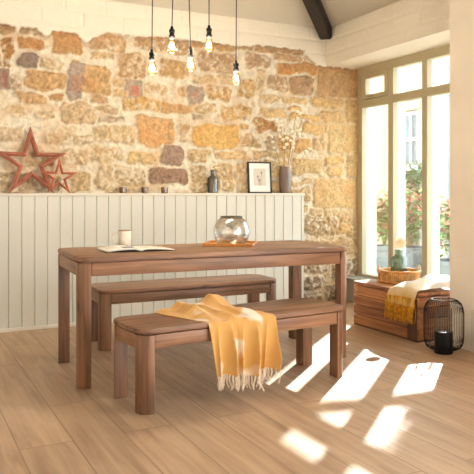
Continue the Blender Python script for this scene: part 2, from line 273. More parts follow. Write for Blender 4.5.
FL_D = (160, 130, 102); FL_L = (198, 169, 139)
M = dict(
  stone=stone_mat('rubble_stone'), floor=floor_mat(),
  plaster=plain('cream_paint', (234,226,212), .85, bump=.3, bscale=40),
  ceil=plain('ceiling_paint', (243,238,228), .9, bump=.15, bscale=25),
  pier=plain('warm_plaster', (236,229,220), .9, bump=.2, bscale=60, var=.02, vscale=3),
  panel=plain('panel_paint', (212,213,206), .55),
  groove=plain('panel_groove', (222,216,202), .7),
  skirt=plain('skirting_paint', (224,220,210), .6),
  beam=plain('black_beam', (36,31,29), .7, bump=.5, bscale=40, var=.2),
  frame=plain('olive_frame', (182,172,142), .5),
  white=plain('white_frame', (238,234,224), .5),
  sill=plain('sill_paint', (150,142,126), .6),
  tbl_x=wood('table_wood_x', (94,65,47), (166,122,92), 0, .42),
  tbl_y=wood('table_wood_y', (94,65,47), (166,122,92), 1, .42),
  tbl_z=wood('table_wood_z', (86,59,43), (156,113,84), 2, .42),
  chest_x=wood('chest_wood_x', (122,74,46), (200,140,92), 0, .55, .8),
  chest_y=wood('chest_wood_y', (122,74,46), (204,144,96), 1, .55, .8),
  chest_z=wood('chest_wood_z', (70,46,36), (104,72,56), 2, .6, .8),
  tray=wood('honey_wood', (176,112,48), (220,160,84), 0, .35, 1, False),
  star=plain('star_wood', (176,114,94), .65, bump=.3, bscale=60, var=.14, vscale=14),
  star2=plain('star_wood_light', (188,116,90), .65, bump=.3, bscale=60, var=.14, vscale=14),
  black=plain('black_metal', (18,18,20), .55, Specular_IOR_Level=.25),
  cord=plain('cord_braid', (34,31,30), .8),
  bulb=see_through('bulb_glass', (252,236,204), .12, .05),
  fil=emit('filament', (255,196,110), 7),
  pane=see_through('window_glass', (252,253,252), .03),
  bowl=see_through('mercury_glass', (248,247,243), .14, .05, metal=(222,221,218), metalmix=.45),
  bottle=see_through('smoked_glass', (190,188,178), .14, .05, (120,118,110), .16),
  votive=see_through('amber_glass', (214,182,146), .16, .05, (120,92,68), .26),
  gvase=see_through('green_glass', (176,192,176), .10, .03, (110,128,112), .25),
  lglass=see_through('lantern_glass', (250,250,250), .05),
  wax=plain('candle_wax', (240,230,208), .5, Subsurface_Weight=.2),
  mug=plain('cream_glaze', (226,220,206), .35, var=.03, vscale=30),
  mugrim=plain('brown_rim', (150,120,92), .4),
  page=plain('page_paper', (248,246,241), .6), cover=plain('magazine_cover', (38,38,42), .35),
  ink=plain('page_print', (190,187,182), .7),
  pframe=plain('frame_black', (28,27,28), .4), mat=plain('mount_white', (240,238,234), .8), art=plain('art_paper', (214,206,194), .8), artink=plain('art_ink', (110,104,98), .8),
  vase=plain('taupe_glaze', (124,108,100), .22, var=.06),
  pod=plain('cotton_white', (246,236,214), .9, bump=.5, bscale=80), stem=plain('dry_stem', (150,122,84), .8),
  wick=plain('wicker', (206,160,98), .6, bump=.4, bscale=90, var=.2, vscale=20),
  rope=plain('rope_white', (230,214,184), .8),
  petal=plain('cream_petal', (250,240,212), .7, Subsurface_Weight=.1), heart=plain('flower_heart', (224,170,104), .8), gstem=plain('green_stem', (84,104,62), .6),
  throw=cloth_mat('mustard_throw', (210,162,92), (230,218,200), scale=3.0, lo=.56, hi=.62),
  fringe=plain('cream_fringe', (236,222,200), .95),
  throw2=cloth_mat('cream_throw', (236,226,208), (220,214,204), (216,180,104), scale=3, lo=.4, hi=.6, split=(.45,.8)),
  fringe2=plain('mustard_fringe', (204,150,40), .95, var=.2, vscale=40),
  pave=plain('paving', (176,168,152), .9, bump=.4, bscale=8, var=.1, vscale=2),
  house=None, ivy=plain('ivy_leaf', (84,110,70), .6, var=.3, vscale=6), leafg=plain('shrub_green', (104,130,72), .6, var=.3, vscale=7),
  leafp=plain('shrub_pink', (176,118,98), .6, var=.2, vscale=7), planter=plain('planter_lead', (112,120,118), .6, var=.08), soil=plain('soil', (70,54,42), .95),
  pipe=plain('drainpipe', (120,124,122), .5), winglass=plain('dark_glass', (120,132,140), .1), pillar=plain('pale_sandstone', (196,180,140), .9, bump=.4, bscale=12, var=.06),
)
def house_mat():
    m, nt, N, L, b = nm('house_stone')
    tc = N.new('ShaderNodeTexCoord'); mp = N.new('ShaderNodeMapping'); mp.inputs['Rotation'].default_value = (PI/2, 0, PI/2)
    sx = N.new('ShaderNodeSeparateXYZ'); cb = N.new('ShaderNodeCombineXYZ')
    L.new(tc.outputs['Object'], sx.inputs[0]); L.new(sx.outputs['Y'], cb.inputs['X']); L.new(sx.outputs['Z'], cb.inputs['Y'])
    br = N.new('ShaderNodeTexBrick'); br.inputs['Scale'].default_value = 1; br.inputs['Brick Width'].default_value = .55; br.inputs['Row Height'].default_value = .22
    br.inputs['Mortar Size'].default_value = .012; br.inputs['Color1'].default_value = lin((176,166,144)); br.inputs['Color2'].default_value = lin((160,156,142)); br.inputs['Mortar'].default_value = lin((186,178,160))
    L.new(cb.outputs[0], br.inputs['Vector']); L.new(br.outputs['Color'], b.inputs['Base Color']); b.inputs['Roughness'].default_value = .95
    bp = N.new('ShaderNodeBump'); bp.inputs['Strength'].default_value = .4; bp.inputs['Distance'].default_value = .01; bp.invert = True
    L.new(br.outputs['Fac'], bp.inputs['Height']); L.new(bp.outputs['Normal'], b.inputs['Normal'])
    return m
M['house'] = house_mat()

# ------------------------------------------------------------------ the setting
def vnoise(X, Y, seed, freq):
    rs = np.random.RandomState(seed); G = rs.rand(128, 128)
    x = X*freq; y = Y*freq; xi = np.floor(x).astype(int); yi = np.floor(y).astype(int)
    fx = x-xi; fy = y-yi; fx = fx*fx*(3-2*fx); fy = fy*fy*(3-2*fy)
    g = lambda a, b: G[a % 128, b % 128]
    return (g(xi,yi)*(1-fx)+g(xi+1,yi)*fx)*(1-fy) + (g(xi,yi+1)*(1-fx)+g(xi+1,yi+1)*fx)*fy
def fbm(X, Y, seed, freq, oct=4):
    t = 0; a = .5
    for k in range(oct): t = t + a*vnoise(X+31.7*k, Y+11.3*k, seed+k, freq*2**k); a *= .5
    return t/(1-.5**oct)
def sstep(a, b, x):
    t = np.clip((x-a)/(b-a), 0, 1); return t*t*(3-2*t)
def L3(c): return np.array(lin(c)[:3])

def relief(name, place, x0, x1, z0, z1, step, stones, edge, white):
    nx = int(round((x1-x0)/step))+1; nz = int(round((z1-z0)/step))+1
    X, Z = np.meshgrid(np.linspace(x0, x1, nx), np.linspace(z0, z1, nz))
    n1 = fbm(X, Z, 3, 6); n2 = fbm(X, Z, 20, 28); n3 = fbm(X, Z, 40, 60, 3); n4 = fbm(X, Z, 60, 2.5)
    H = -.006 + .018*(n1-.5) + .026*(n2-.5) + .016*(n3-.5)
    mort = L3(MORTAR)
    col = mort[None,None,:]*(0.80+.30*n2+.14*n3)[...,None]
    tanw = (sstep(.46,.66,n1)*.45)[...,None]; col = col*(1-tanw) + L3((208,172,122))[None,None,:]*tanw
    rt = (sstep(3.72, 4.0, X)*.75)[...,None]; col = col*(1-rt) + (L3((216,190,148))[None,None,:]*(.84+.3*n2)[...,None])*rt
    wx = (fbm(X, Z, 80, 9)-.5); wz = (fbm(X, Z, 90, 9)-.5)
    for i, (a, b, c, d, r, g, bl, rough) in enumerate(stones):
        m = .05
        ia = max(0, int((a-m-x0)/step)); ib = min(nx, int((c+m-x0)/step)+2); ja = max(0, int((b-m-z0)/step)); jb = min(nz, int((d+m-z0)/step)+2)
        if ib <= ia or jb <= ja: continue
        sl = (slice(ja, jb), slice(ia, ib))
        amp = .05 if rough > .35 else .012
        x = X[sl]+amp*wx[sl]*2 + .012*(n2[sl]-.5)*(1 if rough > .35 else .2); z = Z[sl]+amp*wz[sl]*1.6
        hx = (c-a)/2; hz = (d-b)/2; cr = min(hx, hz)*(.5 if rough > .35 else .12)
        qx = np.abs(x-(a+c)/2)-(hx-cr); qz = np.abs(z-(b+d)/2)-(hz-cr)
        sd = np.hypot(np.maximum(qx,0), np.maximum(qz,0)) + np.minimum(np.maximum(qx,qz),0) - cr
        mk = sstep(.004, -.010, sd); dome = sstep(.0, -.05, sd)
        rs = np.random.RandomState(500+i); base = L3((r*.66+70, g*.69+62, bl*.72+54))
        hh = (.010 if rough > .35 else .004) + .008*rough*dome + .034*rough*(n2[sl]-.5) + .034*rough*(n3[sl]-.5) + .006*rs.rand()
        H[sl] = H[sl]*(1-mk) + hh*mk
        v = (1+ .45*(n4[sl]-.5) + .7*rough*(n2[sl]-.5) + .7*(n3[sl]-.5))[...,None]
        sc = base[None,None,:]*v
        ow = (sstep(.55,.75,n1[sl])*.35)[...,None]; sc = sc*(1-ow)+ (base*np.array([1.08,.84,.62]))[None,None,:]*ow
        if rough > .85:
            pw = (sstep(.52,.7,n2[sl])*.75)[...,None]; sc = sc*(1-pw)+mort*.97*pw
        cm = (mk*1.0)[...,None]
        col[sl] = col[sl]*(1-cm)+sc*cm
    if edge is not None:
        ez = np.interp(X, [e[0] for e in edge], [e[1] for e in edge]) + .03*(n2-.5)
        up = sstep(-.004, .008, Z-ez)
    else: up = np.ones_like(X)
    # painted courses of squared blocks
    rowh = .135; row = np.floor((Z-.02)/rowh); fz = (Z-.02)/rowh-row
    off = np.mod(row*.413, 1); bw = .36; fx = np.mod(X/bw+off+.15*np.sin(row*7), 1)
    gd = np.minimum(np.minimum(fz, 1-fz)*rowh, np.minimum(fx, 1-fx)*bw)
    hp = .012 + .009*sstep(0, .014, gd+.004*(n2-.5)) + .008*(n4-.5) + .002*(n2-.5)
    H = H*(1-up)+hp*up
    if edge is not None:      # stone darkened in noisy patches just under the paint edge
        lip = sstep(.05, .0, ez-Z)*(1-up); col = col*(1-.35*(lip*sstep(.4,.6,n2))[...,None])
    pc = L3(white)[None,None,:]*(.98+.04*n1)[...,None]
    col = col*(1-up[...,None])+pc*up[...,None]
    P = place(X, Z, H).reshape(-1, 3)
    me = bpy.data.meshes.new(name)
    idx = np.arange(nx*nz).reshape(nz, nx)
    q = np.stack([idx[:-1,:-1], idx[:-1,1:], idx[1:,1:], idx[1:,:-1]], -1).reshape(-1, 4)
    me.vertices.add(len(P)); me.vertices.foreach_set('co', P.astype(np.float32).ravel())
    me.loops.add(q.size); me.loops.foreach_set('vertex_index', q.ravel().astype(np.int32))
    me.polygons.add(len(q)); me.polygons.foreach_set('loop_start', np.arange(0, q.size, 4, dtype=np.int32))
    me.polygons.foreach_set('use_smooth', np.ones(len(q), bool))
    me.update(); me.validate()
    at = me.color_attributes.new('Col', 'FLOAT_COLOR', 'POINT')
    rgba = np.concatenate([np.clip(col.reshape(-1,3), 0, 1), (1-.85*up).reshape(-1,1)], 1)
    at.data.foreach_set('color', rgba.astype(np.float32).ravel())
    me.materials.append(M['stone'])
    o = bpy.data.objects.new(name, me); C.objects.link(o); return o

MORTAR = (230, 222, 204); WHITE = (236, 231, 220)
YB = 5.90; XW = 4.45; XL = 4.01; ZL = 2.47
o = struct(relief('wall_back', lambda X, Z, H: np.stack([X, YB-H, Z], -1), -.9, 4.46, -.02, 2.92, .0095, STONES, EDGE, WHITE), 'rubble stone wall with cream painted blocks along its top')
o = struct(relief('wall_right_upper', lambda X, Z, H: np.stack([XL+.012-H, YB-X, Z], -1), 0, 2.14, ZL, 2.93, .012, [], None, WHITE), 'cream painted block wall above the window')
mb = MB(); mb.box(-.9, YB+.03, -.1, 4.7, YB+.3, 3.4); struct(mb.build('wall_back_core', M['plaster'], smooth=0))
# soffit and thickness of the wall over the window
mb = MB(); mb.box(XL+.004, 3.78, ZL, 4.75, YB+.02, ZL+.46); struct(mb.build('wall_right_lintel', M['plaster'], smooth=0))
mb = MB(); mb.box(3.68, 1.7, -.02, 4.75, 3.78, 3.05, .006); struct(mb.build('wall_right_pier', M['pier'], smooth=0), 'plain warm plaster pier at the right of the window')
mb = MB(); mb.box(4.20, 3.78, -.02, 4.62, YB+.02, .235); mb.box(4.185, 3.78, .235, 4.62, YB, .25, .003)
struct(mb.build('wall_right_low', M['sill'], smooth=0))
mb = MB(); mb.box(-1.1, -2.4, -.02, -.9, 6.1, 4.2); struct(mb.build('wall_left', M['plaster'], smooth=0))
mb = MB(); mb.box(-1.1, -2.6, -.02, 4.75, -2.4, 4.2); struct(mb.build('wall_front', M['plaster'], smooth=0))
mb = MB(); mb.box(-1.1, -2.6, -.08, 4.75, 6.2, 0); struct(mb.build('floor', M['floor'], smooth=0))
# hipped ceiling: one slope up from the back wall, one up from the window wall
k = .3; z0 = 2.85; top = 3.75
def roof():
    mb = MB(); r = (top-z0)/k
    a = (XL-.0, YB+.1, z0-.03); hip = (XL-r, YB-r, top)
    mb.face([(-1.1, YB+.1, z0-.03), (XL+.1, YB+.1, z0-.03), hip, (-1.1, YB-r, top)])
    mb.face([(XL+.1, YB+.1, z0-.03), (XL+.1, CEIL_Y, z0-.03), (XL-r, CEIL_Y, top), hip])
    mb.face([(-1.1, YB-r, top), hip, (XL-r, CEIL_Y, top), (-1.1, CEIL_Y, top)])
    bmesh.ops.solidify(mb.bm, geom=mb.bm.faces[:], thickness=-.0)
    return mb
CEIL_Y = -2.4
o = struct(roof().build('ceiling', M['ceil'], smooth=0))
md = o.modifiers.new('thickness', 'SOLIDIFY'); md.thickness = .1; md.offset = 1
# dark hip rafter running up out of the corner
def bar(mb, p, q, w, h):
    p = Vector(p); q = Vector(q); d = (q-p).normalized(); s = d.cross(Vector((0,0,1))).normalized(); u = s.cross(d)
    t = bmesh.new(); c = [t.verts.new(e + a*w/2*s + b*h/2*u) for e in (p, q) for a, b in ((-1,-1),(1,-1),(1,1),(-1,1))]
    for f in ((3,2,1,0),(4,5,6,7),(0,1,5,4),(1,2,6,5),(2,3,7,6),(3,0,4,7)): t.faces.new([c[i] for i in f])
    bmesh.ops.bevel(t, geom=t.edges[:], offset=.01, segments=2, affect='EDGES'); mb.merge(t)
mb = MB(); bar(mb, (3.985, 5.845, 2.80), (3.985-2.6, 5.845-2.6, 2.80+.78), .125, .15)
b = mb.build('trim_3', M['beam'], smooth=30); struct(b, 'black timber beam in the ceiling corner')
# tongue and groove panelling with ledge and skirting
def panelling():
    mb = MB(); x = 3.66; pts = []
    w = .1045
    xs = -.9
    n = int((x-xs)/w); prof = [(xs, 0.0)]
    cur = x - .03
    edges = [cur-i*w for i in range(n)][::-1]
    for e in edges:
        prof += [(e-.0055, 0), (e-.0025, .010), (e+.0025, .010), (e+.0055, 0)]
    prof.append((x, 0))
    for (a, da), (b, db) in zip(prof, prof[1:]):
        mb.face([(a, 5.77+da, .02), (b, 5.77+db, .02), (b, 5.77+db, 1.112), (a, 5.77+da, 1.112)])
    mb.face([(x, 5.77, .0), (x, 5.9, .0), (x, 5.9, 1.112), (x, 5.77, 1.112)])
    return mb
struct(panelling().build('trim_1', M['panel'], smooth=0), 'pale grey tongue and groove panelling')
mb = MB(); mb.box(-.9, 5.755, 1.112, 3.668, 5.915, 1.134, .004); struct(mb.build('trim_2', M['skirt'], smooth=0), 'ledge on top of the panelling')
mb = MB(); mb.box(-.9, 5.757, 0, 3.66, 5.775, .028, .003); struct(mb.build('baseboard_back', M['skirt'], smooth=0))
mb = MB(); mb.box(3.66, 3.0, 0, 3.69, 3.55, .30, .004); struct(mb.build('baseboard_right', M['skirt'], smooth=0))

# window
posts = [(5.815, 5.93), (5.311, 5.388), (4.827, 4.897), (4.335, 4.405), (3.74, 3.86)]
mb = MB()
def fr(y0, y1, za, zb, d=0): mb.box(XW-.03-d, y0, za, XW+.035, y1, zb, .004)
for a, b in posts: fr(a, b, .262, 2.392)
fr(3.77, 5.91, 2.385, ZL+.02, .004); fr(3.77, 5.91, 2.04, 2.122, .003); fr(3.77, 5.91, .235, .275, .004)
w1 = struct(mb.build('window_1', M['frame'], smooth=0), 'tall window in an olive painted timber frame')
mb = MB()
for a, b in posts: mb.box(XW+.033, a+.006, .262, XW+.13, b-.006, 2.40)
mb.box(XW+.034, 3.77, 2.39, XW+.132, 5.91, ZL+.02); mb.box(XW+.034, 3.77, 2.05, XW+.10, 5.91, 2.112); mb.box(XW+.034, 3.77, .235, XW+.16, 5.91, .27)
ob = mb.build('outer_frame', M['white'], w1, smooth=0); ob['label'] = 'white outer side of the frame'
bays = list(zip([p[0] for p in posts[:-1]], [p[1] for p in posts[1:]]))
for i, (b, a) in enumerate(bays):
    for za, zb in ((.275, 2.045), (2.118, 2.39)):
        mb = MB(); mb.box(XW+.06, a-.01, za-.005, XW+.066, b+.01, zb+.005); mb.build('glass_pane', M['pane'], w1, smooth=0)
mb = MB()
a, b = 5.388, 5.79; za, zb = 2.127, 2.381; t = .042
for bx in ((a, za, a+t, zb), (b-t-.01, za, b, zb), (a+t, za, b-t-.01, za+t), (a+t, zb-t, b-t-.01, zb)):
    mb.box(XW-.045, bx[0], bx[1], XW+.02, bx[2], bx[3], .004)
vs = mb.build('vent_sash', M['frame'], w1, smooth=0); vs['label'] = 'small opening sash at the top left'
mb = MB(); mb.box(XW-.058, 5.58, za+.012, XW-.044, 5.70, za+.024, .003); mb.build('stay_bar', M['sill'], vs, smooth=0)

# ------------------------------------------------------------------ table and benches
def corner_poly(x0, y0, x1, y1, r, which, n=8):
    """rectangle outline with the corners named in `which` rounded"""
    P = []
    for k, (cx, cy, a0) in enumerate(((x0, y0, PI), (x1, y0, 1.5*PI), (x1, y1, 0), (x0, y1, .5*PI))):
        if k in which:
            ox = cx + (r if k in (0, 3) else -r); oy = cy + (r if k in (0, 1) else -r)
            P += [(ox+r*math.cos(a0+.5*PI*i/n), oy+r*math.sin(a0+.5*PI*i/n)) for i in range(n+1)]
        else: P.append((cx, cy))
    return P
def joinery(root, Lx, D, h, slab, a, r, ap, top_name):
    mb = MB(); mb.prism(corner_poly(-.002, -.002, Lx+.002, D+.002, r+.004, (0,1,2,3)), h-slab, h, .006, 3); mb.build(top_name, M['tbl_x'], root)
    zt = h-slab-.007
    for k, (x, y) in enumerate(((0,0),(Lx-a,0),(Lx-a,D-a),(0,D-a))):
        mb = MB(); mb.prism(corner_poly(x, y, x+a, y+a, r, (k,)), 0, zt, .003, 2); mb.build('leg', M['tbl_z'], root)
    g = .004; t = .024
    for y in (.003, D-t-.003):
        mb = MB(); mb.box(a+g, y, zt-ap, Lx-a-g, y+t, zt, .003); mb.build('apron', M['tbl_x'], root)
    for x in (.003, Lx-t-.003):
        mb = MB(); mb.box(x, a+g, zt-ap, x+t, D-a-g, zt, .003); mb.build('apron', M['tbl_y'], root)
    mb = MB(); mb.box(.03, .03, h-slab-.02, Lx-.03, D-.03, h-slab+.004); mb.build('under_panel', M['tbl_x'], root, smooth=0)
TYAW = -.0398
t = thing('dining_table', 'long brown wooden dining table with rounded corner legs', 'table', (.9312, 3.8805, 0), TYAW)
joinery(t, 1.8619, .745, .765, .028, .074, .066, .078, 'tabletop')
BYAW = .104
bn = thing('dining_bench', 'brown wooden bench in front of the table, mustard throw over it', 'bench', (1.1061, 3.281, 0), BYAW, 'wooden benches at the table')
joinery(bn, 1.3913, .418, .438, .026, .076, .068, .072, 'seat')
b2 = thing('dining_bench', 'bare brown wooden bench between the table and the panelled wall', 'bench', (1.2957, 4.7439, 0), -.0125, 'wooden benches at the table')
for ch in list(bn.children):
    c = ch.copy(); C.objects.link(c); c.parent = b2
b2.scale = (1.4687/1.3913, 1, 1)

# ------------------------------------------------------------------ throw over the front bench
def grid_obj(name, f, nu, nv, mat, parent=None, thick=.004, loc=None, rz=0, sub=1):
    bm = bmesh.new(); uvl = bm.loops.layers.uv.new('UVMap'); V = []; 
    for j in range(nv+1):
        V.append([bm.verts.new(f(i/nu, j/nv)) for i in range(nu+1)])
    for j in range(nv):
        for i in range(nu):
            fc = bm.faces.new((V[j][i], V[j][i+1], V[j+1][i+1], V[j+1][i])); fc.smooth = True
            for lp, (a, b) in zip(fc.loops, ((i,j),(i+1,j),(i+1,j+1),(i,j+1))): lp[uvl].uv = (a/nu, b/nv)
    me = bpy.data.meshes.new(name); bm.to_mesh(me); bm.free(); me.materials.append(mat)
    o = bpy.data.objects.new(name, me); C.objects.link(o)
    if parent: o.parent = parent
    if loc: o.location = loc; o.rotation_euler = (0, 0, rz)
    if sub: s = o.modifiers.new('s', 'SUBSURF'); s.levels = sub; s.render_levels = sub
    if thick: s = o.modifiers.new('t', 'SOLIDIFY'); s.thickness = thick; s.offset = 1
    return o
def gauss(x, m, s): return math.exp(-((x-m)/s)**2)
BH = .438; BD = .418
SEAT = .58          # share of v lying on the seat
def sst(x): t = min(1, max(0, (x-.38)/.18)); return t*t*(3-2*t)
def ridge(t): return (1-abs(math.sin(t)))**1.6
def bench_throw(u, v):
    # the cloth narrows and slants towards the back of the seat
    if v < SEAT:
        q = v/SEAT; xl = .27+.12*q**1.3; xr = .735+.103*q
        x = xl + (xr-xl)*u; y = BD*(.985-.985*q) - .012*q
        d = x*.8+(1-q)*.10
        fold = (.020*ridge(d*19+1.1+.8*math.sin(4*q)) + .012*ridge(d*37+2.1*q))*(.45+.55*sst(x)) + .008*(1+math.sin(d*60+6*q))
        # bunched tail at the left, its creases run along the bench
        tail = gauss(x, .36, .12)*(.018*ridge(q*7.5+x*6+.3)+.008*ridge(q*15-x*9))*min(1, (1-q)*3)
        lump = .066*gauss(x, .655, .085)*gauss(q, .10, .22) + .030*gauss(x, .46, .09)*gauss(q, .25, .3)
        edge = min(1, min(u, 1-u)*8+.06)
        k = 1 if q < .78 else 1-(q-.78)/.22*.80
        z = BH + .003 + (fold+lump+tail)*edge*k
        if q > .93: z -= .012*((q-.93)/.07)**2
        return (x, y, z)
    q = (v-SEAT)/(1-SEAT)
    xl = .39+.035*q; xr = .838-.035*q
    x = xl+(xr-xl)*u
    hang = .292 - .012*math.sin(u*9)
    sl = gauss(u, .36, .045)                       # deep fold where the left fall overlaps
    am = .014 + .042*min(1, q*1.5)
    f = am*ridge(u*8.5+.5+.5*q) + .5*am*ridge(u*17+1+q)
    y = -.014 - f*min(1, q*5+.12) + .05*sl*min(1, q*3) - .012*q
    x += .012*math.sin(u*17+2.0)*q
    return (x, min(y, -.010), BH - .008 - hang*q)
th = grid_obj('throw', bench_throw, 90, 70, M['throw'], loc=(1.1061, 3.281, 0), rz=BYAW)
tag(th, 'mustard woven throw with cream fringe draped over the front bench', 'throw')
mb = MB(); rr = random.Random(3)
for i in range(46):
    u = (i+.5)/46; x, y, z = bench_throw(u, 1)
    L = .055+.035*rr.random(); a = rr.uniform(-.4, .4)
    for kx in (-.003, .003):
        pts = [(x+kx+a*L*q*q*.6+.004*math.sin(6*q+i), y-.004+.006*math.sin(5*q+i*2)*q, z+.006-L*q) for q in (0,.25,.5,.75,1)]
        mb.tube(pts, .0028, 5, .0012)
f = mb.build('fringe', M['fringe'], th); f['label'] = 'cream tasselled fringe'

# ------------------------------------------------------------------ things on the table
TZ = .765
m = thing('mug', 'cream stoneware mug standing behind the open magazine', 'mug', (1.372, 4.41, TZ), -.45)
mb = MB(); mb.lathe([(0,.004),(.031,.004),(.036,0),(.039,.004),(.043,.035),(.0435,.075),(.043,.108),(.0445,.118),(.0435,.121),(.0405,.119),(.039,.108),(.039,.07),(.036,.03),(.030,.012),(0,.010)], 40)
mb.build('body', M['mug'], m)
mb = MB(); mb.tube([(-.040,0,.100),(-.060,0,.104),(-.078,0,.094),(-.085,0,.072),(-.077,0,.048),(-.060,0,.034),(-.038,0,.030)], .0058, 8); mb.build('handle', M['mug'], m)
mb = MB(); mb.lathe([(.0446,.1165),(.0450,.1195),(.0436,.1222),(.0410,.1212),(.0400,.1165)], 40); r = mb.build('rim', M['mugrim'], m); r['label'] = 'brown glazed rim'
# open magazine
mg = thing('open_magazine', 'open magazine with white pages lying flat beside the mug', 'magazine', (1.375, 4.075, TZ), -.03)
def page(side, lift, x1, hgt):
    def f(u, v):
        x = side*(x1*u); z = (.013 if side < 0 else .008) + lift*math.sin(min(1, u*1.15)*PI)*.9 + hgt*(1-u)**.6*math.sin(min(1,u*6)*PI/2)*.6
        return (x, .262*v + .02*u*(1 if side < 0 else 0), z)
    return f
for side, x1, lift in ((-1, .215, .006), (1, .225, .004)):
    g = page(side, lift, x1, .016)
    pg = grid_obj('pages', (lambda u, v, g=g: g(u, v)), 16, 4, M['page'], mg, .0, sub=0)
    s = pg.modifiers.new('t', 'SOLIDIFY'); s.thickness = .010 if side < 0 else .005; s.offset = -1 if side > 0 else 1
    mb = MB()
    for q in range(9):
        y0 = .06+q*.022
        for uu in ((.14, .47), (.54, .90)):
            if side < 0 and uu[0] < .5: continue
            P = [g(u, 0) for u in (uu[0], uu[1])]
            off = .0008
            a, b = [g(u, (y0)/.262) for u in uu]; c, d = [g(u, (y0+.008)/.262) for u in uu]
            mids = [g(uu[0]+(uu[1]-uu[0])*w/4, y0/.262) for w in range(5)]; mids2 = [g(uu[0]+(uu[1]-uu[0])*w/4, (y0+.007)/.262) for w in range(5)]
            for w in range(4):
                mb.face([tuple(Vector(p)+Vector((0,0,off))) for p in (mids[w], mids[w+1], mids2[w+1], mids2[w])])
    if side < 0:
        pb = MB(); us = [.06+.42*w/5 for w in range(6)]
        for w in range(5):
            pb.face([tuple(Vector(g(us[q], vv))+Vector((0,0,.0008))) for q, vv in ((w,.04),(w+1,.04),(w+1,.5),(w,.5))])
        ph = pb.build('photograph', M['cover'], pg, smooth=0); ph['label'] = 'dark printed photograph on the left page'
    pr = mb.build('print', M['ink'], pg, smooth=0); pr['label'] = 'grey printed text lines'
def cov(u, v):
    x = -.225+.46*u; return (x, -.004+.270*v + (.02*(1-u*2) if u < .5 else 0), .0022)
cv = grid_obj('cover', cov, 24, 2, M['cover'], mg, .002, sub=0); cv['label'] = 'black cover'
# serving board with bowl
ty = -.62
tr = thing('serving_tray', 'square honey coloured wooden tray under the glass bowl', 'tray', (2.128, 4.325, TZ), ty)
mb = MB(); mb.prism(corner_poly(-.178,-.145,.178,.145,.012,(0,1,2,3),3), 0, .010, .003); mb.build('base', M['tray'], tr)
mb = MB()
for bx in ((-.178,-.145,.178,-.135),(-.178,.135,.178,.145),(-.178,-.135,-.168,.135),(.168,-.135,.178,.135)): mb.box(bx[0],bx[1],.008,bx[2],bx[3],.022,.003)
mb.build('lip', M['tray'], tr)
R = .129; prof = []
za = -.080; zb = .104
for i in range(25):
    a = math.asin(za/R)+(math.asin(zb/R)-math.asin(za/R))*i/24; prof.append((R*math.cos(a), R*math.sin(a)-za+.002))
rim = prof[-1]
prof = [(0, .002)] + prof + [(rim[0]+.002, rim[1]+.006), (rim[0]-.004, rim[1]+.008)]
bw = MB().lathe(prof, 56).build('glass_bowl', M['bowl'], loc=(2.133, 4.325, TZ+.0105)); tag(bw, 'round silvered glass candle bowl standing on the wooden tray', 'bowl')
mb = MB(); mb.lathe([(rim[0]+.0035, rim[1]+.002), (rim[0]+.004, rim[1]+.007), (rim[0], rim[1]+.0105), (rim[0]-.004, rim[1]+.006), (rim[0]+.0035, rim[1]+.002)], 56)
r = mb.build('rim', M['bottle'], bw); r['label'] = 'dark glass rim'

# ------------------------------------------------------------------ pendant lamps
pend = [('leftmost pendant of the five, clear bulb on a braided black cord', 1.49, 4.20, 2.070, 2.011, 1.912),
        ('second pendant from the left, hung high on its black cord', 1.63, 4.20, 2.236, 2.170, 2.070),
        ('middle pendant of the five, low bulb between two higher ones', 1.764, 4.20, 2.116, 2.055, 1.961),
        ('fourth pendant from the left, hung highest of the five bulbs', 1.901, 4.20, 2.273, 2.204, 2.105),
        ('rightmost pendant of the five, hung lowest on its black cord', 2.107, 4.20, 2.051, 1.989, 1.892)]
cz = 2.82+.3*(5.9+.1-4.2)-.03
for i, (lab, x, y, zt, zm, zb) in enumerate(pend):
    p = thing('pendant_lamp', lab, 'pendant light', (x, y, zm), 0, 'pendant lamps over the table')
    h = zt-zm; b = zm-zb
    sway = (.004, .012, -.014, .0, .004)[i]
    ct = 3.36-zm
    mb = MB(); mb.tube([(sway*math.sin(q*PI), 0, h+.004+(ct-h)*q) for q in [k/14 for k in range(15)]], .0036, 8); mb.build('cord', M['cord'], p)
    mb = MB(); mb.lathe([(0,h+.012),(.006,h+.012),(.010,h+.004),(.012,h-.008),(.019,h-.012),(.020,h-.026),(.0165,h-.030),(.0165,.018),(.0205,.016),(.0205,.004),(.017,0),(.014,-.006),(0,-.006)], 24); mb.build('socket', M['black'], p)
    mb = MB(); mb.lathe([(.015,-.004),(.019,-.014),(.025,-b*.34),(.032,-b*.60),(.036,-b*.78),(.035,-b*.90),(.022,-b*.985),(0,-b)], 28); bl = mb.build('bulb', M['bulb'], p)
    mb = MB(); pts = []
    for k in range(10):
        a = 2*PI*k/10; ra, rb = .008, .018
        mb.tube([(ra*math.cos(a), ra*math.sin(a), -b*.30), (rb*math.cos(a), rb*math.sin(a), -b*.76)], .0008, 5)
    fm = mb.build('filament', M['fil'], bl); fm['label'] = 'glowing filament'
    pl = bpy.data.lights.new('bulb_light', 'POINT'); pl.energy = BULB; pl.shadow_soft_size = .02; pl.color = (1, .97, .92)
    po = bpy.data.objects.new('bulb_light', pl); C.objects.link(po); po.parent = p; po.location = (0, 0, -b*.55)
    mb = MB(); mb.lathe([(0,ct-.02),(.045,ct-.02),(.05,ct-.012),(.05,ct+.004),(0,ct+.004)], 28); mb.build('ceiling_rose', M['black'], p)

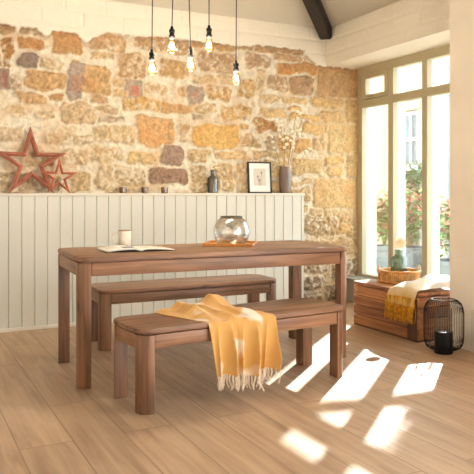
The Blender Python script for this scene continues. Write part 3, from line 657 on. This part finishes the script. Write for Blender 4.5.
# ------------------------------------------------------------------ things on the ledge
LZ = 1.134
def star(name, lab, cx, cz, R, y0, y1, tilt, mat, group):
    """hollow five pointed star, ridged, leaning back on the wall"""
    o = thing(name, lab, 'star', (cx, y0, LZ), 0, group)
    ins = .36; cz -= LZ
    def ring(sc, rot=tilt):
        P = []
        for k in range(10):
            a = PI/2 + k*PI/5 + rot; r = R*sc*(1 if k % 2 == 0 else ins); P.append((r*math.cos(a), r*math.sin(a)))
        return P
    A, Bm, D = ring(1), ring(.81), ring(.62)
    dp = .055*R/.3+.006
    def P3(p, off):
        z = cz+p[1]; f = z/(cz+R); return (p[0], (y1-y0)*f - off, z)
    # each arm is its own piece of timber
    for k in range(5):
        mb = MB(); idx = [(2*k-1) % 10, 2*k, (2*k+1) % 10]
        for i, j in ((idx[0], idx[1]), (idx[1], idx[2])):
            a0,a1,b0,b1,d0,d1 = A[i],A[j],Bm[i],Bm[j],D[i],D[j]
            lo = .0; sh = dp*.62; hi = dp
            q = lambda p, h: P3(p, h)
            mb.face([q(a0,lo),q(a1,lo),q(a1,sh),q(a0,sh)]); mb.face([q(a0,sh),q(a1,sh),q(b1,hi),q(b0,hi)])
            mb.face([q(b0,hi),q(b1,hi),q(d1,sh),q(d0,sh)]); mb.face([q(d0,sh),q(d1,sh),q(d1,lo),q(d0,lo)]); mb.face([q(d0,lo),q(d1,lo),q(a1,lo),q(a0,lo)])
        bmesh.ops.remove_doubles(mb.bm, verts=mb.bm.verts[:], dist=1e-5); bmesh.ops.recalc_face_normals(mb.bm, faces=mb.bm.faces[:])
        mb.build('arm', mat, o, smooth=0)
    return o
star('wooden_star', 'large hollow red-brown wooden star leaning on the stone wall', .998, 1.386, .308, 5.81, 5.875, 0, M['star'], 'hollow wooden stars on the ledge')
star('wooden_star', 'small hollow wooden star leaning in front of the large one', 1.222, 1.268, .162, 5.775, 5.80, -.03, M['star2'], 'hollow wooden stars on the ledge')
for x, lab in ((1.796, 'small amber glass tealight holder on the ledge, nearest the wooden stars'), (2.002, 'small amber glass tealight holder on the ledge, middle of the three'), (2.19, 'small amber glass tealight holder on the ledge, nearest the glass bottle')):
    o = thing('tealight_holder', lab, 'candle holder', (x, 5.83, LZ), 0, 'tealights on the ledge')
    mb = MB(); mb.lathe([(0,.002),(.026,.001),(.031,.006),(.033,.055),(.031,.055),(.0285,.010),(0,.008)], 28); mb.build('glass_cup', M['votive'], o)
    mb = MB(); mb.lathe([(0,.010),(.019,.010),(.020,.012),(.020,.026),(.018,.027),(0,.026)], 20); c = mb.build('candle', M['wax'], o)
    mb = MB(); mb.tube([(0,0,.025),(.001,0,.034)], .001, 5); mb.build('wick', M['black'], c)
o = thing('glass_bottle', 'small smoky glass bottle on the ledge beside the picture', 'bottle', (2.677, 5.83, LZ))
mb = MB(); mb.lathe([(0,.004),(.043,.002),(.048,.007),(.048,.135),(.044,.150),(.024,.166),(.021,.176),(.021,.208),(.026,.211),(.026,.221),(.019,.221),(.018,.176),(.040,.146),(.044,.13),(.044,.012),(0,.010)], 36); mb.build('body', M['bottle'], o)
o = thing('dried_flower', 'tiny pale dried flower in the neck of the smoky bottle', 'flower', (2.677, 5.83, LZ+.19))
mb = MB(); mb.tube([(0,0,-.16),(.002,0,-.05),(0,0,.03)], .0018, 6); mb.build('stem', M['stem'], o)
mb = MB(); rr = random.Random(5)
for k in range(26):
    mb.ball((rr.gauss(0,.018), rr.gauss(0,.014), .060+rr.gauss(0,.015)), .008, 1)
mb.build('bloom', M['petal'], o)
# framed picture
o = thing('picture_frame', 'black framed botanical drawing leaning on the wall beside the vase', 'picture', (3.20, 5.835, LZ), 0)
W, Hh = .262, .312; o.rotation_euler = (-.075, 0, 0)
mb = MB()
for bx in ((-W/2,0,W/2,.014),(-W/2,Hh-.014,W/2,Hh),(-W/2,.014,-W/2+.014,Hh-.014),(W/2-.014,.014,W/2,Hh-.014)): mb.box(bx[0],0,bx[1],bx[2],.02,bx[3],.002)
mb.build('frame', M['pframe'], o, smooth=0)
mb = MB(); mb.box(-W/2+.01,.008,.01,W/2-.01,.016,Hh-.01); mb.build('mount', M['mat'], o, smooth=0)
mb = MB(); mb.box(-.068,.0062,.075,.068,.0085,.245); ar = mb.build('drawing', M['art'], o, smooth=0)
mb = MB()
for x0, x1, h1 in ((.010,.020,.205),(-.012,-.022,.165),(.002,-.004,.130)):
    mb.tube([(x0,.0058,.080),(x0*.6+x1*.4,.0058,.08+(h1-.08)*.5),(x1,.0058,h1)], .0012, 5)
    for k in range(14):
        a = 2*PI*k/14; mb.tube([(x1,.0058,h1),(x1+.013*math.cos(a),.0058,h1+.013*math.sin(a))], .0007, 4)
mb.build('seed_heads', M['artink'], ar, smooth=0)
# vase with cotton stems
VX, VY = 3.476, 5.83
va = MB().lathe([(0,.003),(.045,.001),(.050,.006),(.058,.05),(.061,.12),(.060,.18),(.054,.235),(.047,.262),(.045,.266),(.041,.264),(.046,.235),(.052,.18),(.052,.06),(.042,.012),(0,.010)], 40).build('vase', M['vase'], loc=(VX, VY, LZ))
tag(va, 'glossy taupe ceramic vase holding white dried stems', 'vase')
rr = random.Random(11)
groups = {}
heads = [(3.612, 1.985), (3.40, 1.875), (3.325, 1.70), (3.765, 1.60), (3.46, 1.82), (3.575, 1.80), (3.675, 1.90)]
labs = ['tallest dried stem of white pods, upright in the taupe vase', 'dried stem of white pods left of the tallest in the vase', 'dried stem of white pods leaning furthest left out of the vase', 'dried stem of white pods bending low to the right of the vase', 'dried stem of white pods in the middle of the vase, leaning left', 'shorter dried stem of white pods standing before the tallest one', 'dried stem of white pods leaning right, just under the tallest']
mine = [[] for _ in heads]
def stem_pt(h, q):
    hx, hz = h; x0 = VX + (hx-VX)*.12; z0 = LZ+.03
    b = q**1.6
    return Vector((x0+(hx-x0)*b, VY + .03*math.sin(hx*40)*q*.6-.01*q, z0+(hz-z0)*q))
for (px, pz) in PODS:
    best = None
    for k, h in enumerate(heads):
        for q in [i/20 for i in range(9, 21)]:
            p = stem_pt(h, q); d = (p.x-px)**2+(p.z-pz)**2
            if best is None or d < best[0]: best = (d, k, q)
    mine[best[1]].append((px, pz, best[2]))
for k, h in enumerate(heads):
    o = thing('dried_spray', labs[k], 'dried flower', (VX, VY, LZ), 0, 'white pod stems in the vase')
    base = Vector((VX, VY, LZ))
    mb = MB(); mb.tube([stem_pt(h, i/14)-base for i in range(15)], .0022, 6, .0012)
    for px, pz, q in mine[k]:
        s0 = stem_pt(h, max(.3, q-.10)); yy = stem_pt(h, q).y + rr.uniform(-.03, .01)
        mb.tube([s0-base, (s0+Vector((px, yy, pz)))/2-base+Vector((0,0,-.004)), Vector((px, yy, pz))-base], .0012, 5)
        pb = MB(); rad = rr.uniform(.016, .024)
        for c in range(4):
            a = 2*PI*c/4+rr.random(); pb.ball((rad*.38*math.cos(a), rad*.38*math.sin(a), rr.uniform(-.2,.2)*rad), rad*.72, 2)
        po = pb.build('pod', M['pod'], o, loc=tuple(Vector((px, yy, pz))-base))
    mb.build('stem', M['stem'], o)

# ------------------------------------------------------------------ chest by the window
ch = thing('wooden_chest', 'reclaimed pine chest standing under the window', 'chest', (3.523, 3.95, 0), -.012)
CW, CL, CH = .50, .815, .375
n = 4; g = .006; z0 = .015; hz = (CH-.03-z0)/n
for bx, nm_, mt in (((0, 0, .022, CL), 'side_panel', 'chest_y'), ((CW-.022, 0, CW, CL), 'side_panel', 'chest_y'), ((.023, .001, CW-.023, .022), 'end_panel', 'chest_x'), ((.023, CL-.022, CW-.023, CL-.001), 'end_panel', 'chest_x')):
    mb = MB()
    for k in range(n): mb.box(bx[0], bx[1], z0+k*hz, bx[2], bx[3], z0+(k+1)*hz-g, .002)
    mb.build(nm_, M[mt], ch, smooth=0)
mb = MB(); mb.box(-.004, -.004, CH-.028, CW+.004, CL+.004, CH, .003); mb.build('lid', M['chest_y'], ch, smooth=0)
mb = MB(); mb.box(-.006, .004, .012, 0, .112, CH-.05, .002); bt = mb.build('corner_batten', M['chest_z'], ch, smooth=0); bt['label'] = 'dark vertical corner batten'
mb = MB(); mb.box(.004, .004, 0, CW-.004, CL-.004, .014); mb.build('plinth', M['chest_z'], ch, smooth=0)
mb = MB(); mb.tube([(-.002, CL-.045, CH-.042), (-.006, CL-.045, CH-.046), (-.006, CL-.045, CH-.078), (-.006, CL-.063, CH-.078), (-.006, CL-.063, CH-.046), (-.002, CL-.063, CH-.042)], .0022, 6); s = mb.build('staple', M['rope'], ch); s['label'] = 'small pale metal staple'
# wicker tub
BX, BY = 3.835, 4.53
o = thing('wicker_tub', 'low round wicker tub with white rope handles on the chest', 'basket', (BX, BY, CH), .3)
mb = MB(); rad = .172
mb.lathe([(0,.004),(rad-.012,.002),(rad-.008,.0),(rad-.004,.012),(rad,.06),(rad,.098),(rad-.012,.098),(rad-.014,.02),(0,.012)], 48); 
for k in range(64):
    a = 2*PI*k/64; mb.tube([((rad-.002)*math.cos(a), (rad-.002)*math.sin(a), .012), ((rad+.002)*math.cos(a), (rad+.002)*math.sin(a), .092)], .0045, 5)
mb.build('wall', M['wick'], o)
mb = MB(); mb.lathe([(rad+.004,.090),(rad+.008,.098),(rad+.004,.107),(rad-.010,.107),(rad-.014,.098),(rad+.004,.090)], 48); mb.build('rim', M['tray'], o)
mb = MB(); mb.lathe([(rad+.001,.004),(rad+.006,.010),(rad+.001,.018),(rad-.006,.010),(rad+.001,.004)], 48); mb.build('foot_band', M['tray'], o)
for s in (-1, 1):
    a = (-.42 if s > 0 else PI-.42)-.3 + .0
    ca, sa = math.cos(a), math.sin(a); tx, tyy = -sa, ca
    pts = [((rad+.002)*ca+tx*.035*math.cos(q*PI), (rad+.002)*sa+tyy*.035*math.cos(q*PI), .095+.045*math.sin(q*PI)) for q in [i/10 for i in range(11)]]
    mb = MB(); mb.tube(pts, .006, 8); mb.build('handle', M['rope'], o)
# green vase with a bloom, standing in the tub
o = thing('glass_vase', 'smoky green glass vase standing inside the wicker tub', 'vase', (BX, BY, CH+.0125), .5)
mb = MB()
def rsq(hw, z): return [(x, y, z) for x, y in corner_poly(-hw, -hw, hw, hw, hw*.45, (0,1,2,3), 4)]
secs = [(.050,.0),(.058,.008),(.060,.10),(.060,.190),(.052,.204),(.034,.214),(.030,.220),(.030,.250),(.034,.256),(.034,.262)]
t = bmesh.new(); R_ = [[t.verts.new(p) for p in rsq(h, z)] for h, z in secs]
for A, B in zip(R_, R_[1:]):
    for i in range(len(A)): t.faces.new((A[i], A[(i+1)%len(A)], B[(i+1)%len(A)], B[i]))
t.faces.new(R_[0][::-1]); mb.merge(t); vb = mb.build('body', M['gvase'], o)
fl = thing('cut_flower', 'cream double bloom in the smoky green vase', 'flower', (BX, BY, CH+.03))
mb = MB(); mb.tube([(.0,.0,0),(.004,0,.12),(-.002,-.004,.235),(-.012,-.012,.275)], .0035, 7); mb.build('stem', M['gstem'], fl)
mb = MB(); rr = random.Random(2); c0 = Vector((-.012, -.02, .305)); ax = Vector((-.45, -.85, .25)).normalized()
s = ax.cross(Vector((0,0,1))).normalized(); u_ = s.cross(ax)
for ringn, (n, rad_, op) in enumerate(((12,.054,.0),(11,.048,.35),(9,.038,.7),(7,.027,1.05),(5,.017,1.3))):
    for k in range(n):
        a = 2*PI*(k+.5*(ringn % 2))/n
        d = math.cos(a)*s+math.sin(a)*u_; tn = -math.sin(a)*s+math.cos(a)*u_
        d2 = (d*math.cos(op*.7)+ax*math.sin(op*.7)).normalized(); w = rad_*.36
        b0 = c0+ax*.004*ringn
        nrm = tn.cross(d2)
        P = [b0-tn*w*.3, b0+tn*w*.3, b0+d2*rad_*.55+tn*w+nrm*.002, b0+d2*rad_+tn*w*.4+ax*.006, b0+d2*rad_-tn*w*.4+ax*.006, b0+d2*rad_*.55-tn*w+nrm*.002]
        mb.face([tuple(p) for p in P])
pt = mb.build('petals', M['petal'], fl, smooth=0)
mb = MB(); mb.ball(tuple(c0+ax*.016), .009, 2); h = mb.build('heart', M['heart'], fl); h['label'] = 'orange flower centre'
# cream throw over the chest end
def chest_throw(u, v):
    # u runs along the chest (y), v from the window side over the top and down the front
    TOP = .56
    yy = -.035 + .40*u
    if v < TOP:
        q = v/TOP; x = .46 - (.46+.016)*q
        yb = -.025+ .325*u + .03*math.sin(q*4)*(1-q)
        z = CH + .004 + .098*math.sin(PI*min(1, max(0, u*.86+.12)))**.7*(1-.62*q**3)*(.72+.28*math.sin(q*3.0+.3)) + .010*math.sin(yb*40+q*5)*(1-q*.5) + .006*math.sin(q*14+u*3)
        if u < .06 : z = min(z, CH+.03)
        return (x, yb, max(z, CH+.003))
    q = (v-TOP)/(1-TOP)
    ztop = chest_throw(u, TOP*.9999)[2]
    z = ztop - (ztop-.268)*q
    yb = chest_throw(u, TOP*.9999)[1]
    x = -.018 - .030*math.sin(q*PI*.6) - .010*(1+math.sin(u*26))*q
    return (x, yb, z)
tw = grid_obj('throw', chest_throw, 50, 50, M['throw2'], loc=(3.523, 3.95, 0), rz=-.012, thick=.006)
tag(tw, 'cream throw with mustard fringe over the end of the chest', 'throw')
mb = MB(); rr = random.Random(8)
for i in range(44):
    u = (i+.5)/44
    for rep in range(3):
        x, y, z = chest_throw(min(1,max(0,u+rr.uniform(-.01,.01))), 1.0 if rep else .80)
        L = (.100 if rep else .15)+.035*rr.random(); a = rr.uniform(-.12, .12)
        pts = [(x-.006-.006*rep+.008*math.sin(4*q+i+rep), y+a*L*q+.005*math.sin(7*q+i*1.7), z+.01-L*q) for q in (0,.2,.4,.6,.8,1)]
        mb.tube(pts, .0042, 5, .0026)
f = mb.build('fringe', M['fringe2'], tw); f['label'] = 'long mustard yellow fringe'

# ------------------------------------------------------------------ lantern
LX, LY = 3.47, 3.62
o = thing('lantern', 'black wire lantern on the floor beside the pier', 'lantern', (LX, LY, 0))
mb = MB(); mb.lathe([(0,0),(.062,0),(.064,.003),(.064,.150),(.062,.154),(.058,.155),(.056,.150),(0,.148)], 40); mb.build('base', M['black'], o)
mb = MB(); mb.lathe([(.059,.150),(.059,.312),(.0565,.313),(.0565,.152)], 40); mb.build('glass_chimney', M['lglass'], o)
prof = [(.064,.028),(.095,.032),(.120,.048),(.133,.078),(.137,.115),(.138,.20),(.137,.29),(.132,.326),(.118,.357),(.096,.375),(.080,.380)]
mb = MB()
for k in range(52):
    a = 2*PI*k/52; mb.tube([(r*math.cos(a), r*math.sin(a), z) for r, z in prof], .0018, 5)
cg = mb.build('wire_cage', M['black'], o)
for r, z in ((.080,.380),(.064,.028)):
    mb = MB(); mb.tube([(r*math.cos(2*PI*k/40), r*math.sin(2*PI*k/40), z) for k in range(41)], .0034, 6, caps=False)
    mb.build('ring', M['black'], o)

# ------------------------------------------------------------------ outdoors
mb = MB(); mb.box(4.62, -3, -.25, 14, 22, -.10); g = mb.build('ground', M['pave'], smooth=0); struct(g, 'pale paving outside the window')
HX = 8.5
h = thing('neighbour_building', 'pale stone house outside, seen through the window', 'building', (HX, 6, -.1))
mb = MB()
wy0, wy1, wz0, wz1 = 3.55, 4.05, 1.72, 2.75
for bx in ((1.9, -.1, wy0, 4.05), (wy1, -.1, 15, 4.05), (wy0, -.1, wy1, wz0), (wy0, wz1, wy1, 4.05)): mb.box(0, bx[0], bx[1]+.1, .5, bx[2], bx[3])
mb.build('wall', M['house'], h, smooth=0)
mb = MB()
mb.box(.05, wy0, wz0, .12, wy0+.05, wz1); mb.box(.05, wy1-.05, wz0, .12, wy1, wz1); mb.box(.05, wy0, wz0, .12, wy1, wz0+.06); mb.box(.05, wy0, wz1-.06, .12, wy1, wz1); mb.box(.05, wy0, (wz0+wz1)/2-.025, .12, wy1, (wz0+wz1)/2+.025)
mb.box(.06, (wy0+wy1)/2-.015, wz0, .1, (wy0+wy1)/2+.015, wz1)
mb.box(-.06, wy0-.08, wz0-.07, .06, wy1+.08, wz0)
wf = mb.build('window', M['white'], h, smooth=0); wf['label'] = 'white sash window'
mb = MB(); mb.box(.11, wy0, wz0, .13, wy1, wz1); mb.build('pane', M['winglass'], wf, smooth=0)
mb = MB(); mb.box(-.05, wy0-.12, wz1+.02, .02, wy1+.12, wz1+.16, .005); mb.build('hood_stone', M['pillar'], h, smooth=0)
mb = MB(); mb.tube([(-.06, 2.66, -.0), (-.06, 2.66, 4.05)], .045, 10)
for z in (.6, 1.7, 2.9, 3.8): mb.tube([(-.06, 2.66, z), (-.06, 2.66, z+.06)], .06, 10)
mb.build('drainpipe', M['pipe'], h)
def leaves(name, spots, mat, parent, size, seed, n):
    rr = random.Random(seed); bm = bmesh.new()
    for k in range(n):
        c, (sx, sy, sz) = spots[k % len(spots)]
        p = Vector((c[0]+rr.gauss(0, sx), c[1]+rr.gauss(0, sy), c[2]+rr.gauss(0, sz)))
        s = size*rr.uniform(.6, 1.3)
        rot = Matrix.Rotation(rr.uniform(0, 6.28), 3, 'Z') @ Matrix.Rotation(rr.uniform(-1, 1), 3, 'X') @ Matrix.Rotation(rr.uniform(-.8, .8), 3, 'Y')
        P = [rot @ Vector(q)*s + p for q in ((0,-.5,0),(.26,-.15,.05),(.22,.2,.06),(0,.55,0),(-.22,.2,.06),(-.26,-.15,.05))]
        v = [bm.verts.new(q) for q in P]; bm.faces.new((v[0],v[1],v[2],v[3])); bm.faces.new((v[0],v[3],v[4],v[5]))
    me = bpy.data.meshes.new(name); bm.to_mesh(me); bm.free(); me.materials.append(mat)
    o = bpy.data.objects.new(name, me); C.objects.link(o)
    if parent: o.parent = parent
    return o
# ivy on the house and along a post
iv = thing('ivy', 'green ivy climbing the stone house below its sash window', 'ivy', (HX-.05, 9.75, -.1))
leaves('foliage', [((-.02, rr.uniform(-.28, .25), z), (.03, .12, .12)) for z in [.5+.09*i for i in range(14)]], M['ivy'], iv, .10, 5, 1500)
mb = MB()
for k in range(4): mb.tube([(.02, -.2+.12*k, 0), (.02, -.25+.15*k, .8), (.02, -.1+.1*k, 1.7)], .012, 6)
mb.build('stem', M['stem'], iv)
PXc, PYc = 6.6, 8.17
pl = thing('gate_post', 'pale sandstone post outside the left window bay', 'post', (PXc, PYc, -.1))
mb = MB(); mb.box(-.09, -.09, 0, .09, .09, 3.9, .01); mb.build('shaft', M['pillar'], pl, smooth=0)
mb = MB(); mb.box(-.12, -.12, 3.9, .12, .12, 4.0, .01); mb.build('cap', M['pillar'], pl, smooth=0)
iv2 = thing('ivy', 'column of dark ivy left of the sandstone post outside', 'ivy', (6.6, 8.42, -.1))
rr = random.Random(4)
leaves('foliage', [((rr.uniform(-.05,.05), rr.uniform(-.05,.05), z), (.045, .035, .1)) for z in [.15+.12*i for i in range(34)]], M['ivy'], iv2, .07, 6, 1800)
mb = MB(); mb.tube([(0,0,0),(.02,.01,2),(0,0,4.1)], .025, 6); mb.build('stem', M['stem'], iv2)
# planters with shrubs
def planter(lab, slab, x, y, w, hgt, seed, pink):
    p = thing('planter', lab, 'planter', (x, y, -.1), .2, 'planters outside the window')
    mb = MB(); t = bmesh.new()
    a = [t.verts.new(q) for q in ((-w*.42,-w*.42,0),(w*.42,-w*.42,0),(w*.42,w*.42,0),(-w*.42,w*.42,0))]; b = [t.verts.new(q) for q in ((-w/2,-w/2,hgt),(w/2,-w/2,hgt),(w/2,w/2,hgt),(-w/2,w/2,hgt))]
    t.faces.new(a[::-1])
    for i in range(4): t.faces.new((a[i], a[(i+1)%4], b[(i+1)%4], b[i]))
    mb.merge(t); mb.build('body', M['planter'], p, smooth=0)
    mb = MB(); e = .035
    for bx in ((-w/2-.01,-w/2-.01,w/2+.01,-w/2+e),(-w/2-.01,w/2-e,w/2+.01,w/2+.01),(-w/2-.01,-w/2+e,-w/2+e,w/2-e),(w/2-e,-w/2+e,w/2+.01,w/2-e)): mb.box(bx[0],bx[1],hgt-.04,bx[2],bx[3],hgt+.01,.004)
    mb.build('rim', M['planter'], p, smooth=0)
    mb = MB(); mb.box(-w/2+.02,-w/2+.02,hgt-.06,w/2-.02,w/2-.02,hgt-.03); mb.build('soil', M['soil'], p, smooth=0)
    s = thing('shrub', slab, 'shrub', (x, y, -.1+hgt-.03), 0, 'shrubs outside the window')
    rr = random.Random(seed); mb = MB(); tips = []
    for k in range(14):
        a = rr.uniform(0, 6.28); r = rr.uniform(.05, w*.62); z = rr.uniform(.22, .62)
        tip = (r*math.cos(a), r*math.sin(a), z); tips.append(tip)
        mb.tube([(0,0,0), (tip[0]*.4, tip[1]*.4, z*.6), tip], .006, 5, .003)
    mb.build('stem', M['stem'], s)
    leaves('foliage', [(t, (.07,.07,.09)) for t in tips], M['leafg'], s, .075, seed+1, 560)
    if pink: 
        f = leaves('blossom', [((t[0], t[1], t[2]+.06), (.07,.07,.07)) for t in tips], M['leafp'], s, .07, seed+2, 420); f['label'] = 'pinkish red young leaves'
planter('grey planter outside the middle bay, behind the green vase', 'pink and green shrub in the planter behind the green vase', 5.75, 6.60, .46, .55, 21, True)
planter('grey planter outside the right-hand bay beside the pier', 'pink and green shrub in the planter beside the pier', 5.95, 6.05, .46, .42, 31, True)
planter('grey planter outside, half hidden by the first window mullion', 'tall pink and green shrub outside the left window bay', 6.0, 7.40, .34, .50, 41, True)

# added trunk and bough, out of view, placed to break up the sun patches
tr_ = thing('added_tree', 'added unseen trunk, bough and leaves that break up the sun on the floor', 'added_tree', (8.05, 6.95, -.1))
mb = MB(); mb.tube([(0,0,0),(.03,0,1.5),(-.02,.02,2.8),(0,0,4.0),(.1,-.1,5.2)], .13, 10, .06); mb.build('trunk', M['beam'], tr_)
mb = MB(); mb.tube([(0,0,3.75),(-.9,.25,3.89),(-1.8,.48,3.89),(-2.7,.66,3.84)], .085, 10, .04); mb.build('bough', M['beam'], tr_)
mb = MB(); mb.tube([(0,0,3.9),(.02,.35,4.3),(0,.63,4.75)], .03, 8, .015); mb.build('bough', M['beam'], tr_)

leaves('foliage', [((.0, .57, 4.28), (.08,.05,.05)), ((.0, .60, 4.40), (.10,.06,.05)), ((.0,.64,4.6), (.10,.08,.05)), ((.0,.62,4.75), (.10,.08,.05)), ((.0,.63,4.9), (.10,.08,.06))], M['ivy'], tr_, .10, 77, 640)  # added leaves, out of view, blocking part of the sun through the right bay

# ------------------------------------------------------------------ light
w = bpy.data.worlds.new('sky'); bpy.context.scene.world = w; w.use_nodes = True
bg = w.node_tree.nodes['Background']; bg.inputs['Color'].default_value = (.80, .905, 1.0, 1); bg.inputs['Strength'].default_value = WORLD
d = Vector((-.7507, -.6606, -.585)).normalized()
su = bpy.data.lights.new('sun', 'SUN'); su.energy = SUN; su.angle = math.radians(.7); su.color = (1, .97, .93)
so = bpy.data.objects.new('sun', su); C.objects.link(so); so.rotation_euler = d.to_track_quat('-Z', 'Y').to_euler()

# ------------------------------------------------------------------ camera
cam = bpy.data.cameras.new('camera'); co = bpy.data.objects.new('camera', cam); C.objects.link(co)
cam.sensor_width = 36; cam.sensor_fit = 'HORIZONTAL'; cam.lens = 673.5536/474*36; cam.shift_y = -(237-192.5567)/474
co.location = (0, 0, 1.1405); co.rotation_euler = (PI/2, 0, -.4665); cam.clip_start = .05
sc = bpy.context.scene; sc.camera = co
sc.view_settings.view_transform = 'Standard'; sc.view_settings.look = 'None'; sc.view_settings.gamma = 1; sc.view_settings.use_curve_mapping = False
sc.view_settings.exposure = EXPO
sc.cycles.use_denoising = True; sc.cycles.max_bounces = 10; sc.cycles.diffuse_bounces = 6; sc.cycles.transparent_max_bounces = 16; sc.cycles.sample_clamp_indirect = 8
